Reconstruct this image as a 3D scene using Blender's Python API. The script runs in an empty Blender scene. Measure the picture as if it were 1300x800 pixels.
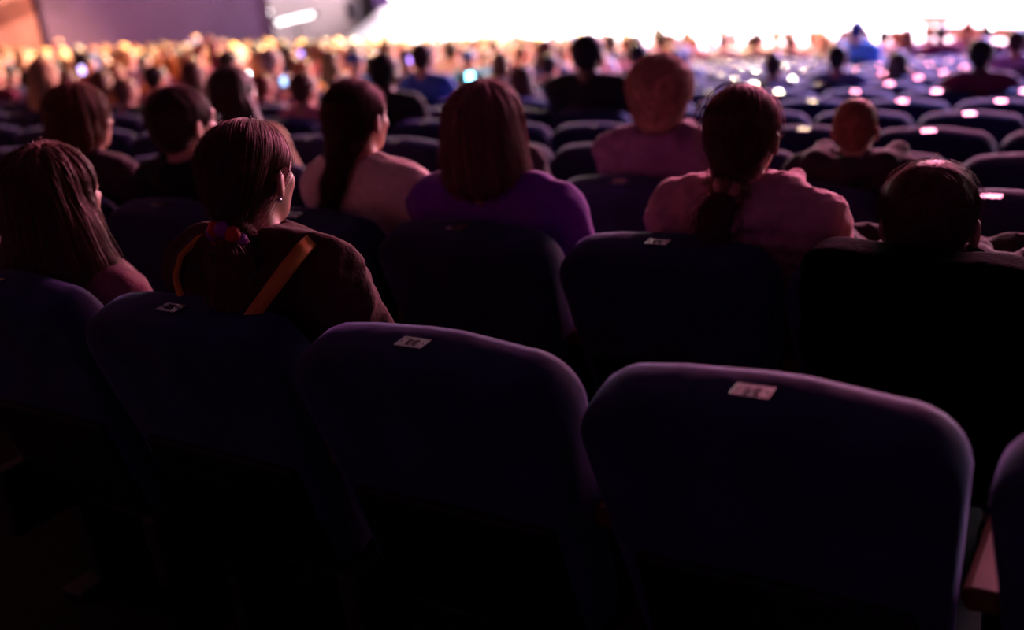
import bpy, bmesh, math, random
import numpy as np
from mathutils import Matrix, Vector

random.seed(7); rng = np.random.default_rng(7)
SC = bpy.context.scene
COL = SC.collection

# ------------------------------------------------------------------ camera
TH, RO, F = 0.364317, -0.115854, 1400.0
CAMZ = 1.593
CX, CY, RC = 81.027, 122.051, 145.2516      # centre and radius of the nearest row of seats
DR, DZ = 0.8962, 0.1237                     # row pitch and drop
T0, DT = -83.562, 0.532                      # seat phase and seat spacing (arc / 140)
_c, _s = math.cos(RO), math.sin(RO)
Uh = Vector((0, math.sin(TH), math.cos(TH))); Fh = Vector((0, math.cos(TH), -math.sin(TH))); Xh = Vector((1, 0, 0))
right = _c * Xh + _s * Uh; up = -_s * Xh + _c * Uh
cd = bpy.data.cameras.new('camera'); cam = bpy.data.objects.new('camera', cd); COL.objects.link(cam)
M = Matrix.Identity(4)
for i in range(3):
    M[i][0] = right[i]; M[i][1] = up[i]; M[i][2] = -Fh[i]
M[0][3], M[1][3], M[2][3] = 0, 0, CAMZ
cam.matrix_world = M
cd.sensor_fit = 'HORIZONTAL'; cd.sensor_width = 36; cd.lens = F / 1300 * 36
cd.clip_start = .05; cd.clip_end = 300
cd.dof.use_dof = True; cd.dof.focus_distance = 1.98; cd.dof.aperture_fstop = 1.65; cd.dof.aperture_blades = 0
SC.camera = cam

def ray(u, v):
    a, b = u - 650, v - 400
    x = _c * a + _s * b; y = -_s * a + _c * b
    X, U = x / F, -y / F
    return np.array([X, math.cos(TH) + U * math.sin(TH), -math.sin(TH) + U * math.cos(TH)])
def proj(P):
    X, Y, Z = P[0], P[1], P[2] - CAMZ
    d = Y * math.cos(TH) - Z * math.sin(TH); u = Y * math.sin(TH) + Z * math.cos(TH)
    if d < .1: return -9999, -9999, d
    x, y = F * X / d, -F * u / d
    return 650 + _c * x - _s * y, 400 + _s * x + _c * y, d
def at_depth(u, v, d):
    r = ray(u, v); return Vector((r[0] * d, r[1] * d, r[2] * d + CAMZ))
def onrow(u, v, s):
    """point of the sight line on the cylinder of the rows, as (t, z)"""
    r = ray(u, v); a = r[0] ** 2 + r[1] ** 2; b = -2 * (r[0] * CX + r[1] * CY); c = CX * CX + CY * CY - (RC - s) ** 2
    D = math.sqrt(b * b - 4 * a * c); t = min(q for q in ((-b - D) / 2 / a, (-b + D) / 2 / a) if q > 0)
    P = r * t
    return math.atan2(P[0] - CX, CY - P[1]) * 140, P[2] + CAMZ
def RP(t, s, z=0.0):
    a = t / 140; R = RC - s
    return Vector((CX + R * math.sin(a), CY - R * math.cos(a), z))
def floor_z(k): return -DZ * k

# ------------------------------------------------------------------ render look, world, big lights
SC.view_settings.view_transform = 'Standard'; SC.view_settings.look = 'None'
SC.view_settings.gamma = 1; SC.view_settings.exposure = 0.0
try: SC.view_settings.use_curve_mapping = False
except Exception: pass
SC.cycles.use_denoising = True
SC.cycles.max_bounces = 5; SC.cycles.diffuse_bounces = 3; SC.cycles.glossy_bounces = 3
SC.cycles.sample_clamp_indirect = 4
w = bpy.data.worlds.new('dark_hall'); SC.world = w; w.use_nodes = True
w.node_tree.nodes['Background'].inputs[0].default_value = (.10, .045, .16, 1)
w.node_tree.nodes['Background'].inputs[1].default_value = 0.011

def area(name, loc, target, sx, sy, power, col, spread=180):
    l = bpy.data.lights.new(name, 'AREA'); l.shape = 'RECTANGLE'; l.size = sx; l.size_y = sy
    l.energy = power; l.color = col; l.spread = math.radians(spread)
    o = bpy.data.objects.new(name, l); COL.objects.link(o); o.location = loc
    o.rotation_euler = (Vector(target) - Vector(loc)).to_track_quat('-Z', 'Y').to_euler()
    return o
def spot(name, loc, target, power, col, ang, blend=.5, size=.3):
    l = bpy.data.lights.new(name, 'SPOT'); l.energy = power; l.color = col; l.spot_size = math.radians(ang)
    l.spot_blend = blend; l.shadow_soft_size = size
    o = bpy.data.objects.new(name, l); COL.objects.link(o); o.location = loc
    o.rotation_euler = (Vector(target) - Vector(loc)).to_track_quat('-Z', 'Y').to_euler()
    return o
TC = -84.0
area('stage_truss_light', RP(TC - .3, 20.5, 4.5), RP(TC, 1, .6), 8, 1.5, 5600, (1, .24, .44))
area('stage_top_light', RP(TC - 3, 23, 6.6), RP(TC - 3, 23.5, -1.5), 22, 6, 10500, (1, .93, .97), 100)
spot('front_row_light', RP(TC - 1, 21, 5.6), RP(TC - 7, 13.5, -1.2), 14000, (1, .58, .34), 64, .8, .5)
spot('rim_light', at_depth(250, 60, 20) + Vector((5, 3, 4)), at_depth(255, 80, 19.5), 40000, (1, .70, .28), 60, .7, .4)
spot('rim_light', at_depth(560, 50, 20) + Vector((2, 3, 4)), at_depth(600, 80, 18.5), 44000, (1, .74, .38), 75, .7, .4)
spot('rim_light', at_depth(950, 50, 17) + Vector((1, 3, 4)), at_depth(960, 62, 15.5), 8000, (1, .80, .5), 70, .7, .4)
spot('mid_block_fill', RP(TC + 2, 21, 6.2), RP(TC, 11.0, -.8), 38000, (.22, .34, 1), 36, .6, .5)  # unseen spot added to push the mid-block seats towards blue
spot('side_wall_fill', at_depth(60, 40, 21) + Vector((3, -6, 5)), at_depth(20, 30, 21), 4200, (1, .60, .58), 70, .7, .3)  # unseen spot added to brighten the orange side wall

# ------------------------------------------------------------------ materials
MATS = {}
def mat(name, col, rough=.6, spec=.3, metal=0, sheen=0, sheentint=None, sss=0, noise=0, nscale=20, emis=None, estr=0, bump=0, bscale=60, trans=0):
    if name in MATS: return MATS[name]
    m = bpy.data.materials.new(name); m.use_nodes = True; nt = m.node_tree; b = nt.nodes['Principled BSDF']
    b.inputs['Base Color'].default_value = (*col, 1); b.inputs['Roughness'].default_value = rough
    b.inputs['Specular IOR Level'].default_value = spec; b.inputs['Metallic'].default_value = metal
    if sheen:
        b.inputs['Sheen Weight'].default_value = sheen; b.inputs['Sheen Roughness'].default_value = .4
        b.inputs['Sheen Tint'].default_value = (*(sheentint or col), 1)
    if name.startswith('hair_'): b.inputs['Specular Tint'].default_value = (1, .38, .42, 1)
    if sss:
        b.inputs['Subsurface Weight'].default_value = sss; b.inputs['Subsurface Radius'].default_value = (1, .3, .15)
        b.inputs['Subsurface Scale'].default_value = .012
    if noise or bump:
        tc = nt.nodes.new('ShaderNodeTexCoord'); n = nt.nodes.new('ShaderNodeTexNoise')
        n.inputs['Scale'].default_value = nscale; n.inputs['Detail'].default_value = 5
        nt.links.new(tc.outputs['Object'], n.inputs['Vector'])
        if noise:
            r = nt.nodes.new('ShaderNodeValToRGB')
            r.color_ramp.elements[0].position = .3; r.color_ramp.elements[1].position = .7
            r.color_ramp.elements[0].color = (*[c * (1 - noise) for c in col], 1)
            r.color_ramp.elements[1].color = (*[min(1, c * (1 + noise)) for c in col], 1)
            nt.links.new(n.outputs['Fac'], r.inputs['Fac']); nt.links.new(r.outputs['Color'], b.inputs['Base Color'])
        if bump:
            n2 = nt.nodes.new('ShaderNodeTexNoise'); n2.inputs['Scale'].default_value = bscale
            nt.links.new(tc.outputs['Object'], n2.inputs['Vector'])
            bp = nt.nodes.new('ShaderNodeBump'); bp.inputs['Strength'].default_value = bump; bp.inputs['Distance'].default_value = .01
            nt.links.new(n2.outputs['Fac'], bp.inputs['Height']); nt.links.new(bp.outputs['Normal'], b.inputs['Normal'])
    if emis:
        b.inputs['Emission Color'].default_value = (*emis, 1); b.inputs['Emission Strength'].default_value = estr
    MATS[name] = m
    return m
VELVET = mat('velvet', (.023, .019, .080), .8, .2, sheen=.22, sheentint=(.42, .42, 1), noise=.35, nscale=9, bump=.25, bscale=14)
SHELL = mat('seat_shell', (.012, .010, .02), .5, .3, noise=.2)
WOOD = mat('armrest_wood', (.15, .050, .014), .5, .25, noise=.3, nscale=12)
IRON = mat('seat_iron', (.02, .02, .024), .5, .4, noise=.2)
PLATE = mat('plate_metal', (.62, .56, .50), .27, .5, metal=.92, noise=.05)
INK = mat('plate_ink', (.03, .015, .02), .6)
SKIN = mat('skin', (.62, .33, .25), .5, .4, sss=.25, noise=.06, nscale=30)
SKIN2 = mat('skin_tan', (.45, .22, .15), .5, .4, sss=.2, noise=.06, nscale=30)
SKIND = mat('skin_dark', (.13, .06, .04), .45, .45, sss=.1, noise=.06, nscale=30)

# ------------------------------------------------------------------ object helpers
def obj(name, me, mats, parent=None, loc=None):
    o = bpy.data.objects.new(name, me); COL.objects.link(o)
    if mats is not None and not me.materials:
        for m in (mats if isinstance(mats, (list, tuple)) else [mats]): me.materials.append(m)
    if parent: o.parent = parent
    if loc is not None: o.location = loc
    return o
def mesh_np(name, V, Fc, smooth=True):
    me = bpy.data.meshes.new(name)
    V = np.asarray(V, np.float32); Fc = np.asarray(Fc, np.int32)
    n = Fc.shape[1]
    me.vertices.add(len(V)); me.vertices.foreach_set('co', V.ravel())
    me.loops.add(Fc.size); me.loops.foreach_set('vertex_index', Fc.ravel())
    me.polygons.add(len(Fc)); me.polygons.foreach_set('loop_start', np.arange(len(Fc), dtype=np.int32) * n)
    me.update(calc_edges=True)
    if smooth: me.polygons.foreach_set('use_smooth', np.ones(len(Fc), bool))
    return me
def from_bm(name, bm, smooth=False):
    me = bpy.data.meshes.new(name); bmesh.ops.recalc_face_normals(bm, faces=bm.faces); bm.to_mesh(me); bm.free()
    if smooth:
        for p in me.polygons: p.use_smooth = True
    return me
def box(bm, lo, hi, bev=0, mi=0, mtx=None):
    r = bmesh.ops.create_cube(bm, size=1)['verts']
    for v in r:
        v.co = Vector([lo[i] + (hi[i] - lo[i]) * (v.co[i] + .5) for i in range(3)])
    fs = {f for v in r for f in v.link_faces}
    for f in fs: f.material_index = mi
    if bev:
        g = bmesh.ops.bevel(bm, geom=list({e for v in r for e in v.link_edges}), offset=bev, segments=2, affect='EDGES', profile=.5)
        r = [v for v in g['verts']] ; r = list({v for f in g['faces'] for v in f.verts} | {v for v in r})
    if mtx is not None:
        fs = set(); st = [v for v in r if v.is_valid]; seen = set(st)
        while st:
            v = st.pop()
            for e in v.link_edges:
                q = e.other_vert(v)
                if q not in seen: seen.add(q); st.append(q)
        for v in seen: v.co = mtx @ v.co
def tube(bm, pts, rad, seg=8, mi=0):
    rings = []
    pts = [Vector(p) for p in pts]
    for i, p in enumerate(pts):
        d = (pts[min(i + 1, len(pts) - 1)] - pts[max(i - 1, 0)]).normalized()
        a = d.orthogonal().normalized(); b = d.cross(a)
        r = rad[i] if isinstance(rad, (list, tuple)) else rad
        rings.append([bm.verts.new(p + (a * math.cos(q) + b * math.sin(q)) * r) for q in [2 * math.pi * j / seg for j in range(seg)]])
    for i in range(len(rings) - 1):
        for j in range(seg):
            bm.faces.new((rings[i][j], rings[i][(j + 1) % seg], rings[i + 1][(j + 1) % seg], rings[i + 1][j])).material_index = mi
    bm.faces.new(rings[0][::-1]).material_index = mi; bm.faces.new(rings[-1]).material_index = mi
def tag(o, label, cat, group=None, kind=None):
    o['label'] = label; o['category'] = cat
    if group: o['group'] = group
    if kind: o['kind'] = kind
def struct(name, me, mats):
    o = obj(name, me, mats); o['kind'] = 'structure'; return o
def empty(name, loc, rz=0, sc=1):
    o = bpy.data.objects.new(name, None); COL.objects.link(o); o.location = loc; o.rotation_euler = (0, 0, rz)
    o.scale = (sc, sc, sc); o.empty_display_size = .1
    return o
ORD = 'first second third fourth fifth sixth seventh eighth ninth tenth eleventh twelfth thirteenth fourteenth fifteenth sixteenth seventeenth eighteenth nineteenth twentieth'.split()
def ordn(i):
    if i < 20: return ORD[i]
    n = i + 1; tens = {2: 'twenty', 3: 'thirty', 4: 'forty', 5: 'fifty', 6: 'sixty'}[n // 10]
    return (tens + '-' + ORD[n % 10 - 1]) if n % 10 else {2: 'twentieth', 3: 'thirtieth', 4: 'fortieth', 5: 'fiftieth', 6: 'sixtieth'}[n // 10]
def rowname(k): return 'nearest row' if k == 0 else ORD[k] + ' row'

# ------------------------------------------------------------------ the hall
CARPET = mat('floor_carpet', (.020, .018, .026), .9, .1, noise=.3, nscale=8)
NR = 21
def stepped_floor():
    V = []; Fc = []
    ts = np.arange(-125, -62, 1.5)
    prof = [(-4.0, 0.0)]
    for k in range(1, NR):
        s = k * DR - .06
        prof += [(s, -DZ * (k - 1)), (s + .004, -DZ * k)]
    prof += [(34, -DZ * (NR - 1))]
    for (s, z) in prof:
        for t in ts: V.append(RP(t, s, z))
    n = len(ts)
    for i in range(len(prof) - 1):
        for j in range(n - 1):
            Fc.append((i * n + j, i * n + j + 1, (i + 1) * n + j + 1, (i + 1) * n + j))
    return mesh_np('floor', V, Fc, False)
struct('floor', stepped_floor(), CARPET)
FZ = -DZ * (NR - 1)
def wall(name, P0, P1, z0, z1, thick, m, out=1):
    P0, P1 = Vector(P0), Vector(P1); d = (P1 - P0); d.z = 0; d.normalize(); n = Vector((-d.y, d.x, 0)) * out * thick
    bm = bmesh.new()
    q = [Vector((P0.x, P0.y, 0)), Vector((P1.x, P1.y, 0)), Vector((P1.x, P1.y, 0)) + n, Vector((P0.x, P0.y, 0)) + n]
    a = [bm.verts.new((p.x, p.y, z0)) for p in q]; b = [bm.verts.new((p.x, p.y, z1)) for p in q]
    bm.faces.new(a); bm.faces.new(b[::-1])
    for i in range(4): bm.faces.new((a[i], a[(i + 1) % 4], b[(i + 1) % 4], b[i]))
    return struct(name, from_bm(name, bm), m)
W_PURPLE = mat('purple_panel', (.056, .026, .066), .8, .2, noise=.08, nscale=1.5)
W_ORANGE = mat('orange_wood', (.62, .30, .20), .5, .3, noise=.15, nscale=3)
W_BEIGE = mat('wing_plaster', (.32, .26, .255), .8, .2, noise=.05, nscale=2)
W_DARK = mat('dark_wall', (.025, .018, .035), .85, .1, noise=.2, nscale=3)
W_WHITE = mat('white_paint', (.85, .82, .85), .6, .3)
STAGE = mat('stage_white', (.85, .82, .86), .35, .4, noise=.03)
ZC = 7.0
PA = at_depth(70, 82, 21.0); PB = at_depth(338, 60, 26.5)
DIRL = (RP(-100, 1) - RP(-100, 0)).normalized()
wall('wall_front_left', PA, PB, FZ, ZC, .4, W_PURPLE)
PO = PA + Vector((-6.5, -1.2, 0))
wall('wall_left_panel', PO, PA + Vector((-.15, 0, 0)), FZ, 2.0, .3, W_ORANGE)
PL = RP(-96.5, -4)
wall('wall_left', PL, PO, FZ, ZC, .3, W_ORANGE)
wall('wall_right', RP(-64, 36), RP(-64, -4), FZ - .1, ZC, .3, W_DARK)
wall('wall_back', RP(-64, -3.9), RP(-96.6, -3.9), -.2, ZC, .3, W_DARK)
bm = bmesh.new()
P = [RP(-125, -4.2, ZC), RP(-62, -4.2, ZC), RP(-62, 38, ZC), RP(-125, 38, ZC)]
a = [bm.verts.new(p) for p in P]; b = [bm.verts.new(p + Vector((0, 0, .3))) for p in P]
bm.faces.new(a[::-1]); bm.faces.new(b)
for i in range(4): bm.faces.new((a[i], a[(i + 1) % 4], b[(i + 1) % 4], b[i]))
struct('ceiling', from_bm('ceiling', bm), W_DARK)
# stage: a white platform, its lit back screen and the wings
ZS = -1.5
def onz(u, v, z):
    r = ray(u, v); q = r * ((z - CAMZ) / r[2]); return q[0], q[1]
def ts_of(x, y):
    return math.atan2(x - CX, CY - y) * 140, RC - math.hypot(x - CX, y - CY)
tL = ts_of(*onz(446, 62, ZS))[0]
S0, S1 = 17.7, 28.0
_tb, _sb = ts_of(*onz(474, 15, ZS)); tLB = tL + (_tb - tL) * (S1 - S0) / (_sb - S0)
V = []; Fc = []
tt = np.linspace(tL, -66, 30); n = len(tt)
for (s, z) in ((S0, FZ), (S0, ZS - .02), (S0 + .04, ZS), (S1, ZS), (S1, FZ)):
    for q in range(n): V.append(RP(tt[q] + (tLB - tL) * (1 - q / (n - 1)) * (s - S0) / (S1 - S0), s, z))
for i in range(4):
    for j in range(n - 1): Fc.append((i * n + j, i * n + j + 1, (i + 1) * n + j + 1, (i + 1) * n + j))
me = mesh_np('stage_floor', V, Fc, False)
bm = bmesh.new(); bm.from_mesh(me); bm.verts.ensure_lookup_table()
for c in (0, n - 1): bm.faces.new([bm.verts[i * n + c] for i in range(5)])
bm.faces.new([bm.verts[j] for j in range(n)] + [bm.verts[4 * n + j] for j in range(n - 1, -1, -1)])
bmesh.ops.recalc_face_normals(bm, faces=bm.faces); bm.to_mesh(me); bm.free()
struct('floor_stage', me, STAGE)
SCREEN = mat('led_screen', (.8, .8, .8), .5, emis=(1, .80, .90), estr=7.0)
A = RP(tLB + .3, S1 - .6); B = RP(-70, S1 - .6)
def slab(bm, A, B, z0, z1, th, mi=0):
    d = (B - A); d.z = 0; d.normalize(); nn = Vector((-d.y, d.x, 0)) * th
    q = [A, B, B + nn, A + nn]
    a = [bm.verts.new((p.x, p.y, z0)) for p in q]; b = [bm.verts.new((p.x, p.y, z1)) for p in q]
    for f in [a, b[::-1]] + [(a[i], a[(i + 1) % 4], b[(i + 1) % 4], b[i]) for i in range(4)]:
        bm.faces.new(f).material_index = mi
scr = empty('led_screen', (A + B) / 2 + Vector((0, 0, ZS)))
tag(scr, 'huge glowing white screen along the back of the stage', 'screen')
def rel(o, root): o.location = -root.location; return o
bm = bmesh.new(); slab(bm, A, B, ZS + .12, 5.2, .08); rel(obj('display', from_bm('display', bm), SCREEN, scr), scr)
bm = bmesh.new(); slab(bm, A + Vector((.05, .07, 0)), B + Vector((.05, .07, 0)), ZS, 5.35, .2); rel(obj('screen_frame', from_bm('screen_frame', bm), W_DARK, scr), scr)
WA = at_depth(338, 60, 31.0); WB = at_depth(484, 60, 41.0)
wall('wall_stage_left', WA, WB, FZ, ZC, .3, W_BEIGE)
bm = bmesh.new(); tm = at_depth(330, 60, 26.2)
slab(bm, PB + Vector((-.02, -.03, 0)), PB + Vector((.22, .10, 0)), FZ, ZC, .35)
struct('trim_1', from_bm('trim_1', bm), W_PURPLE)
# white cove strip high on the left panel, where the wall meets the light
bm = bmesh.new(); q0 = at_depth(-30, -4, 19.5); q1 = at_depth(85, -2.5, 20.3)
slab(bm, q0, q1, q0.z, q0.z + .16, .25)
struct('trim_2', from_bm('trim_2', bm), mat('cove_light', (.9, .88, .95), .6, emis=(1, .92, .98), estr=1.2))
# dark speaker and moving lights in front of the wing wall
def px_box(name, u0, v0, u1, v1, d, th, m, bev=.02):
    a = at_depth(u0, v1, d); c = at_depth(u1, v1, d); tpt = at_depth(u0, v0, d)
    bm = bmesh.new(); L = (Vector((c.x, c.y, 0)) - Vector((a.x, a.y, 0))).length; H = tpt.z - a.z
    box(bm, (0, 0, 0), (L, th, H), bev)
    me = from_bm(name, bm); o = obj(name, me, m); o.location = a
    o.rotation_euler.z = math.atan2(c.y - a.y, c.x - a.x); return o, L, H
e, L, H = px_box('loudspeaker', 441, 3, 456, 27, 33, .4, mat('speaker_black', (.06, .045, .06), .7, .2))
tag(e, 'dark upright loudspeaker hung in front of the pale wing wall', 'loudspeaker')
bm = bmesh.new(); box(bm, (L * .12, -.02, H * .08), (L * .88, .0, H * .92), .008)
obj('speaker_grille', from_bm('g', bm), mat('grille', (.09, .07, .09), .8), e)
bm = bmesh.new(); tube(bm, [(L / 2, .25, H), (L / 2, .25, ZC - e.location.z)], .02); obj('hanger', from_bm('h', bm), IRON, e)
e, L, H = px_box('stage_curtain', 475, -34, 496, 11, 33.5, .2, mat('curtain', (.13, .07, .20), .9, .1, sheen=.2))
tag(e, 'short dark purple curtain leg hanging at the left end of the screen', 'curtain')
# white handrail bars beside the purple wall, glow added to look overexposed
RAIL_GLOW = mat('rail_white_glow', (.9, .88, .88), .4, emis=(1, .96, .97), estr=5.0)
for p0, p1, r, lab in (((352, 29), (398, 18), .05, 'white handrail bar with added glow, nearly level, right of the purple wall'), ((333, -8), (343, 19), .04, 'white handrail bar with added glow, steep, along the edge of the purple wall')):
    q0, q1 = at_depth(*p0, 28.5), at_depth(*p1, 28.5); hr = empty('glow_rail', q0); tag(hr, lab, 'handrail', 'handrail bars by the stage wing')
    bm = bmesh.new(); tube(bm, [q0, q1], r); rel(obj('tube', from_bm('tube', bm), RAIL_GLOW, hr), hr)
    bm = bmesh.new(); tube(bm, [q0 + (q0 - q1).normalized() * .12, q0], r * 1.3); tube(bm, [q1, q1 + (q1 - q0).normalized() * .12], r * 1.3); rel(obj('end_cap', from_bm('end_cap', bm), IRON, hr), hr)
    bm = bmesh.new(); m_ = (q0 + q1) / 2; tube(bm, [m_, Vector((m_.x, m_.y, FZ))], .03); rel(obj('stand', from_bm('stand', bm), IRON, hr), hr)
# brown stage steps at the right
st = empty('stage_steps', RP(*[(a, b - .9) for a, b in [ts_of(*onz(1238, 62, ZS))]][0], FZ)); tag(st, 'brown wooden steps up to the bright stage at the far right', 'steps')
ax = math.atan2(RP(-85, 18).y - RP(-86, 18).y, RP(-85, 18).x - RP(-86, 18).x); st.rotation_euler.z = ax
STEP = mat('step_brown', (.24, .10, .07), .6, .3, noise=.1)
for i in range(4):
    bm = bmesh.new(); hh = (ZS - FZ) * (i + 1) / 4 - .01
    box(bm, (-1.0, .22 * i, hh - .05), (1.3, .22 * i + .24, hh), .005); obj('tread', from_bm('tread', bm), STEP, st)
    bm = bmesh.new(); box(bm, (-.98, .22 * i + .03, 0), (1.28, .22 * i + .05, hh - .05)); obj('riser', from_bm('riser', bm), STEP, st)

# low brown risers with white tops on the right of the stage
for (ua, va, ub, vb, lab) in ((1196, 47, 1330, 50, 'long low brown riser on the stage, nearest the steps at the right'), (1165, 31, 1330, 33, 'long low brown riser farther back on the right of the stage')):
    xa, ya = onz(ua, va, ZS); xb, yb = onz(ub, vb, ZS); bm = bmesh.new(); L_ = math.hypot(xb - xa, yb - ya)
    box(bm, (0, 0, 0), (L_, .55, .17), .01); o = obj('stage_riser', from_bm('stage_riser', bm), STEP); o.location = (xa, ya, ZS); o.rotation_euler.z = math.atan2(yb - ya, xb - xa)
    bm = bmesh.new(); box(bm, (-.01, -.01, .17), (L_ + .01, .56, .19), .004); obj('riser_top', from_bm('riser_top', bm), STAGE, o)
    tag(o, lab, 'riser', 'risers on the stage')

# ------------------------------------------------------------------ seats
TILT = math.radians(14)
def back_mesh(nseg=56, hi=True):
    """upholstered backrest; origin at the middle of its top edge"""
    hw, hb, H, r = .262, .226, .60, .085
    pts = []
    def arc(cx, cz, rad, a0, a1, n):
        for i in range(n + 1):
            q = a0 + (a1 - a0) * i / n; pts.append((cx + rad * math.cos(q), cz + rad * math.sin(q)))
    arc(hw - r, -r - .012, r, 0, math.pi / 2, 7)
    for x in (.12, .06, 0, -.06, -.12): pts.append((x, -.012 + .016 * math.cos(x / .18 * math.pi / 2)))
    arc(-hw + r, -r - .012, r, math.pi / 2, math.pi, 7)
    for q in (.25, .5, .75): pts.append((-hw + (hw - hb) * q, -.1 - .43 * q))
    arc(-hb + .05, -H + .05, .05, math.pi, 1.5 * math.pi, 4)
    for x in (-.1, 0, .1): pts.append((x, -H))
    arc(hb - .05, -H + .05, .05, -math.pi / 2, 0, 4)
    for q in (.75, .5, .25): pts.append((hw - (hw - hb) * q, -.1 - .43 * q))
    prof = [(.070, .9), (.069, .6), (.067, .3), (.063, .12), (.054, .035), (.038, .006), (.010, 0), (-.024, 0), (-.038, .012), (-.045, .045), (-.047, .15), (-.048, .4), (-.048, .9)]
    if not hi: prof = [(.069, .7), (.06, .08), (.04, .0), (-.026, 0), (-.044, .06), (-.048, .7)]
    V = []; n = len(pts); Fs = []
    cz = -.30
    for y, ins in prof:
        for (x, z) in pts:
            k = 1 - ins if ins >= .3 else 1 - ins * .35
            if ins >= .3: X, Z = x * k, cz + (z - cz) * k
            else:
                X = x * (1 - ins * .75); Z = cz + (z - cz) * (1 - ins * .6)
            wob = .003 * math.sin(X * 19 + 1) * math.sin(Z * 13)
            V.append((X, y + (wob if abs(y) > .04 else 0), Z + (.0015 * math.sin(X * 31) if z > -.1 else 0)))
    for i in range(len(prof) - 1):
        for j in range(n): Fs.append((i * n + j, i * n + (j + 1) % n, (i + 1) * n + (j + 1) % n, (i + 1) * n + j))
    me = bpy.data.meshes.new('backrest'); me.from_pydata(V, [], Fs + [list(range(n))[::-1], [(len(prof) - 1) * n + j for j in range(n)]])
    bm = bmesh.new(); bm.from_mesh(me); bmesh.ops.rotate(bm, verts=bm.verts, cent=(0, 0, 0), matrix=Matrix.Rotation(TILT, 3, 'X'))
    bmesh.ops.recalc_face_normals(bm, faces=bm.faces); bm.to_mesh(me); bm.free()
    for p in me.polygons: p.use_smooth = True
    return me
def shell_mesh():
    bm = bmesh.new(); box(bm, (-.205, -.058, -.585), (.205, -.044, -.30), .012)
    bmesh.ops.rotate(bm, verts=bm.verts, cent=(0, 0, 0), matrix=Matrix.Rotation(TILT, 3, 'X'))
    return from_bm('back_shell', bm)
def cushion_mesh(down):
    bm = bmesh.new(); cw = .235 if down else .205; box(bm, (-cw, 0, -.05), (cw, .43 if down else .38, .05), .04)
    bmesh.ops.subdivide_edges(bm, edges=bm.edges, cuts=1)
    if not down: bmesh.ops.rotate(bm, verts=bm.verts, cent=(0, 0, 0), matrix=Matrix.Rotation(math.radians(90), 3, 'X'))
    bmesh.ops.translate(bm, verts=bm.verts, vec=(0, .235 if down else .27, -.53 if down else -.64))
    return from_bm('seat_cushion', bm, True)
def arm_mesh():
    bm = bmesh.new(); box(bm, (-.028, .06, -.31), (.028, .50, -.275), .012); return from_bm('armrest', bm)
def leg_mesh():
    bm = bmesh.new()
    box(bm, (-.022, .20, -.93), (.022, .36, -.31), .01)
    box(bm, (-.022, .02, -.70), (.022, .22, -.52), .008); box(bm, (-.04, .12, -.95), (.04, .46, -.925), .006)
    return from_bm('leg', bm)
def plate_mesh(num=None):
    bm = bmesh.new(); box(bm, (-.0265, -.016, 0), (.0265, .016, .0016), .0006)
    for x in (-.021, .021):
        g = bmesh.ops.create_cone(bm, cap_ends=True, segments=10, radius1=.0018, radius2=.0018, depth=.001)['verts']
        bmesh.ops.translate(bm, verts=g, vec=(x, 0, .0019))
        for f in {f for v in g for f in v.link_faces}: f.material_index = 1
    if num:
        cu = bpy.data.curves.new('t', 'FONT'); cu.body = num; cu.size = .024; cu.align_x = 'CENTER'; cu.align_y = 'CENTER'; cu.extrude = .0005; cu.offset = .0004
        to = bpy.data.objects.new('t', cu); COL.objects.link(to); bpy.context.view_layer.update()
        tm_ = bpy.data.meshes.new_from_object(to.evaluated_get(bpy.context.evaluated_depsgraph_get()))
        for v in tm_.vertices: v.co = Vector((-v.co.x, -v.co.y, v.co.z + .0020))
        tm_.materials.clear(); tm_.materials.append(PLATE); tm_.materials.append(INK)
        for p in tm_.polygons: p.material_index = 1
        bm.from_mesh(tm_)
        bpy.data.objects.remove(to); bpy.data.meshes.remove(tm_)
    bmesh.ops.rotate(bm, verts=bm.verts, cent=(0, 0, 0), matrix=Matrix.Rotation(math.radians(3), 3, 'X'))
    bmesh.ops.translate(bm, verts=bm.verts, vec=(0, -.006, .0060))
    me = from_bm('number_plate', bm); me.materials.append(PLATE); me.materials.append(INK); return me
ME = dict(back=back_mesh(), shell=shell_mesh(), cd=cushion_mesh(True), cu=cushion_mesh(False), arm=arm_mesh(), leg=leg_mesh(), plate=plate_mesh())
for k_, m_ in (('back', VELVET), ('shell', SHELL), ('cd', VELVET), ('cu', VELVET), ('arm', WOOD), ('leg', IRON)): ME[k_].materials.append(m_)
PLN = {}
def numbered(n):
    if n not in PLN: PLN[n] = plate_mesh(str(n))
    return PLN[n]
low = bmesh.new()
lb = back_mesh(hi=False); low.from_mesh(lb); low.from_mesh(ME['cu'])
a0 = len(low.faces); low.from_mesh(ME['plate']); low.faces.ensure_lookup_table()
for f in low.faces[a0:]: f.material_index = 1
LOW = bpy.data.meshes.new('theatre_seat'); low.to_mesh(LOW); low.free(); LOW.materials.append(VELVET); LOW.materials.append(PLATE)
for p in LOW.polygons: p.use_smooth = p.material_index == 0

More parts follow.
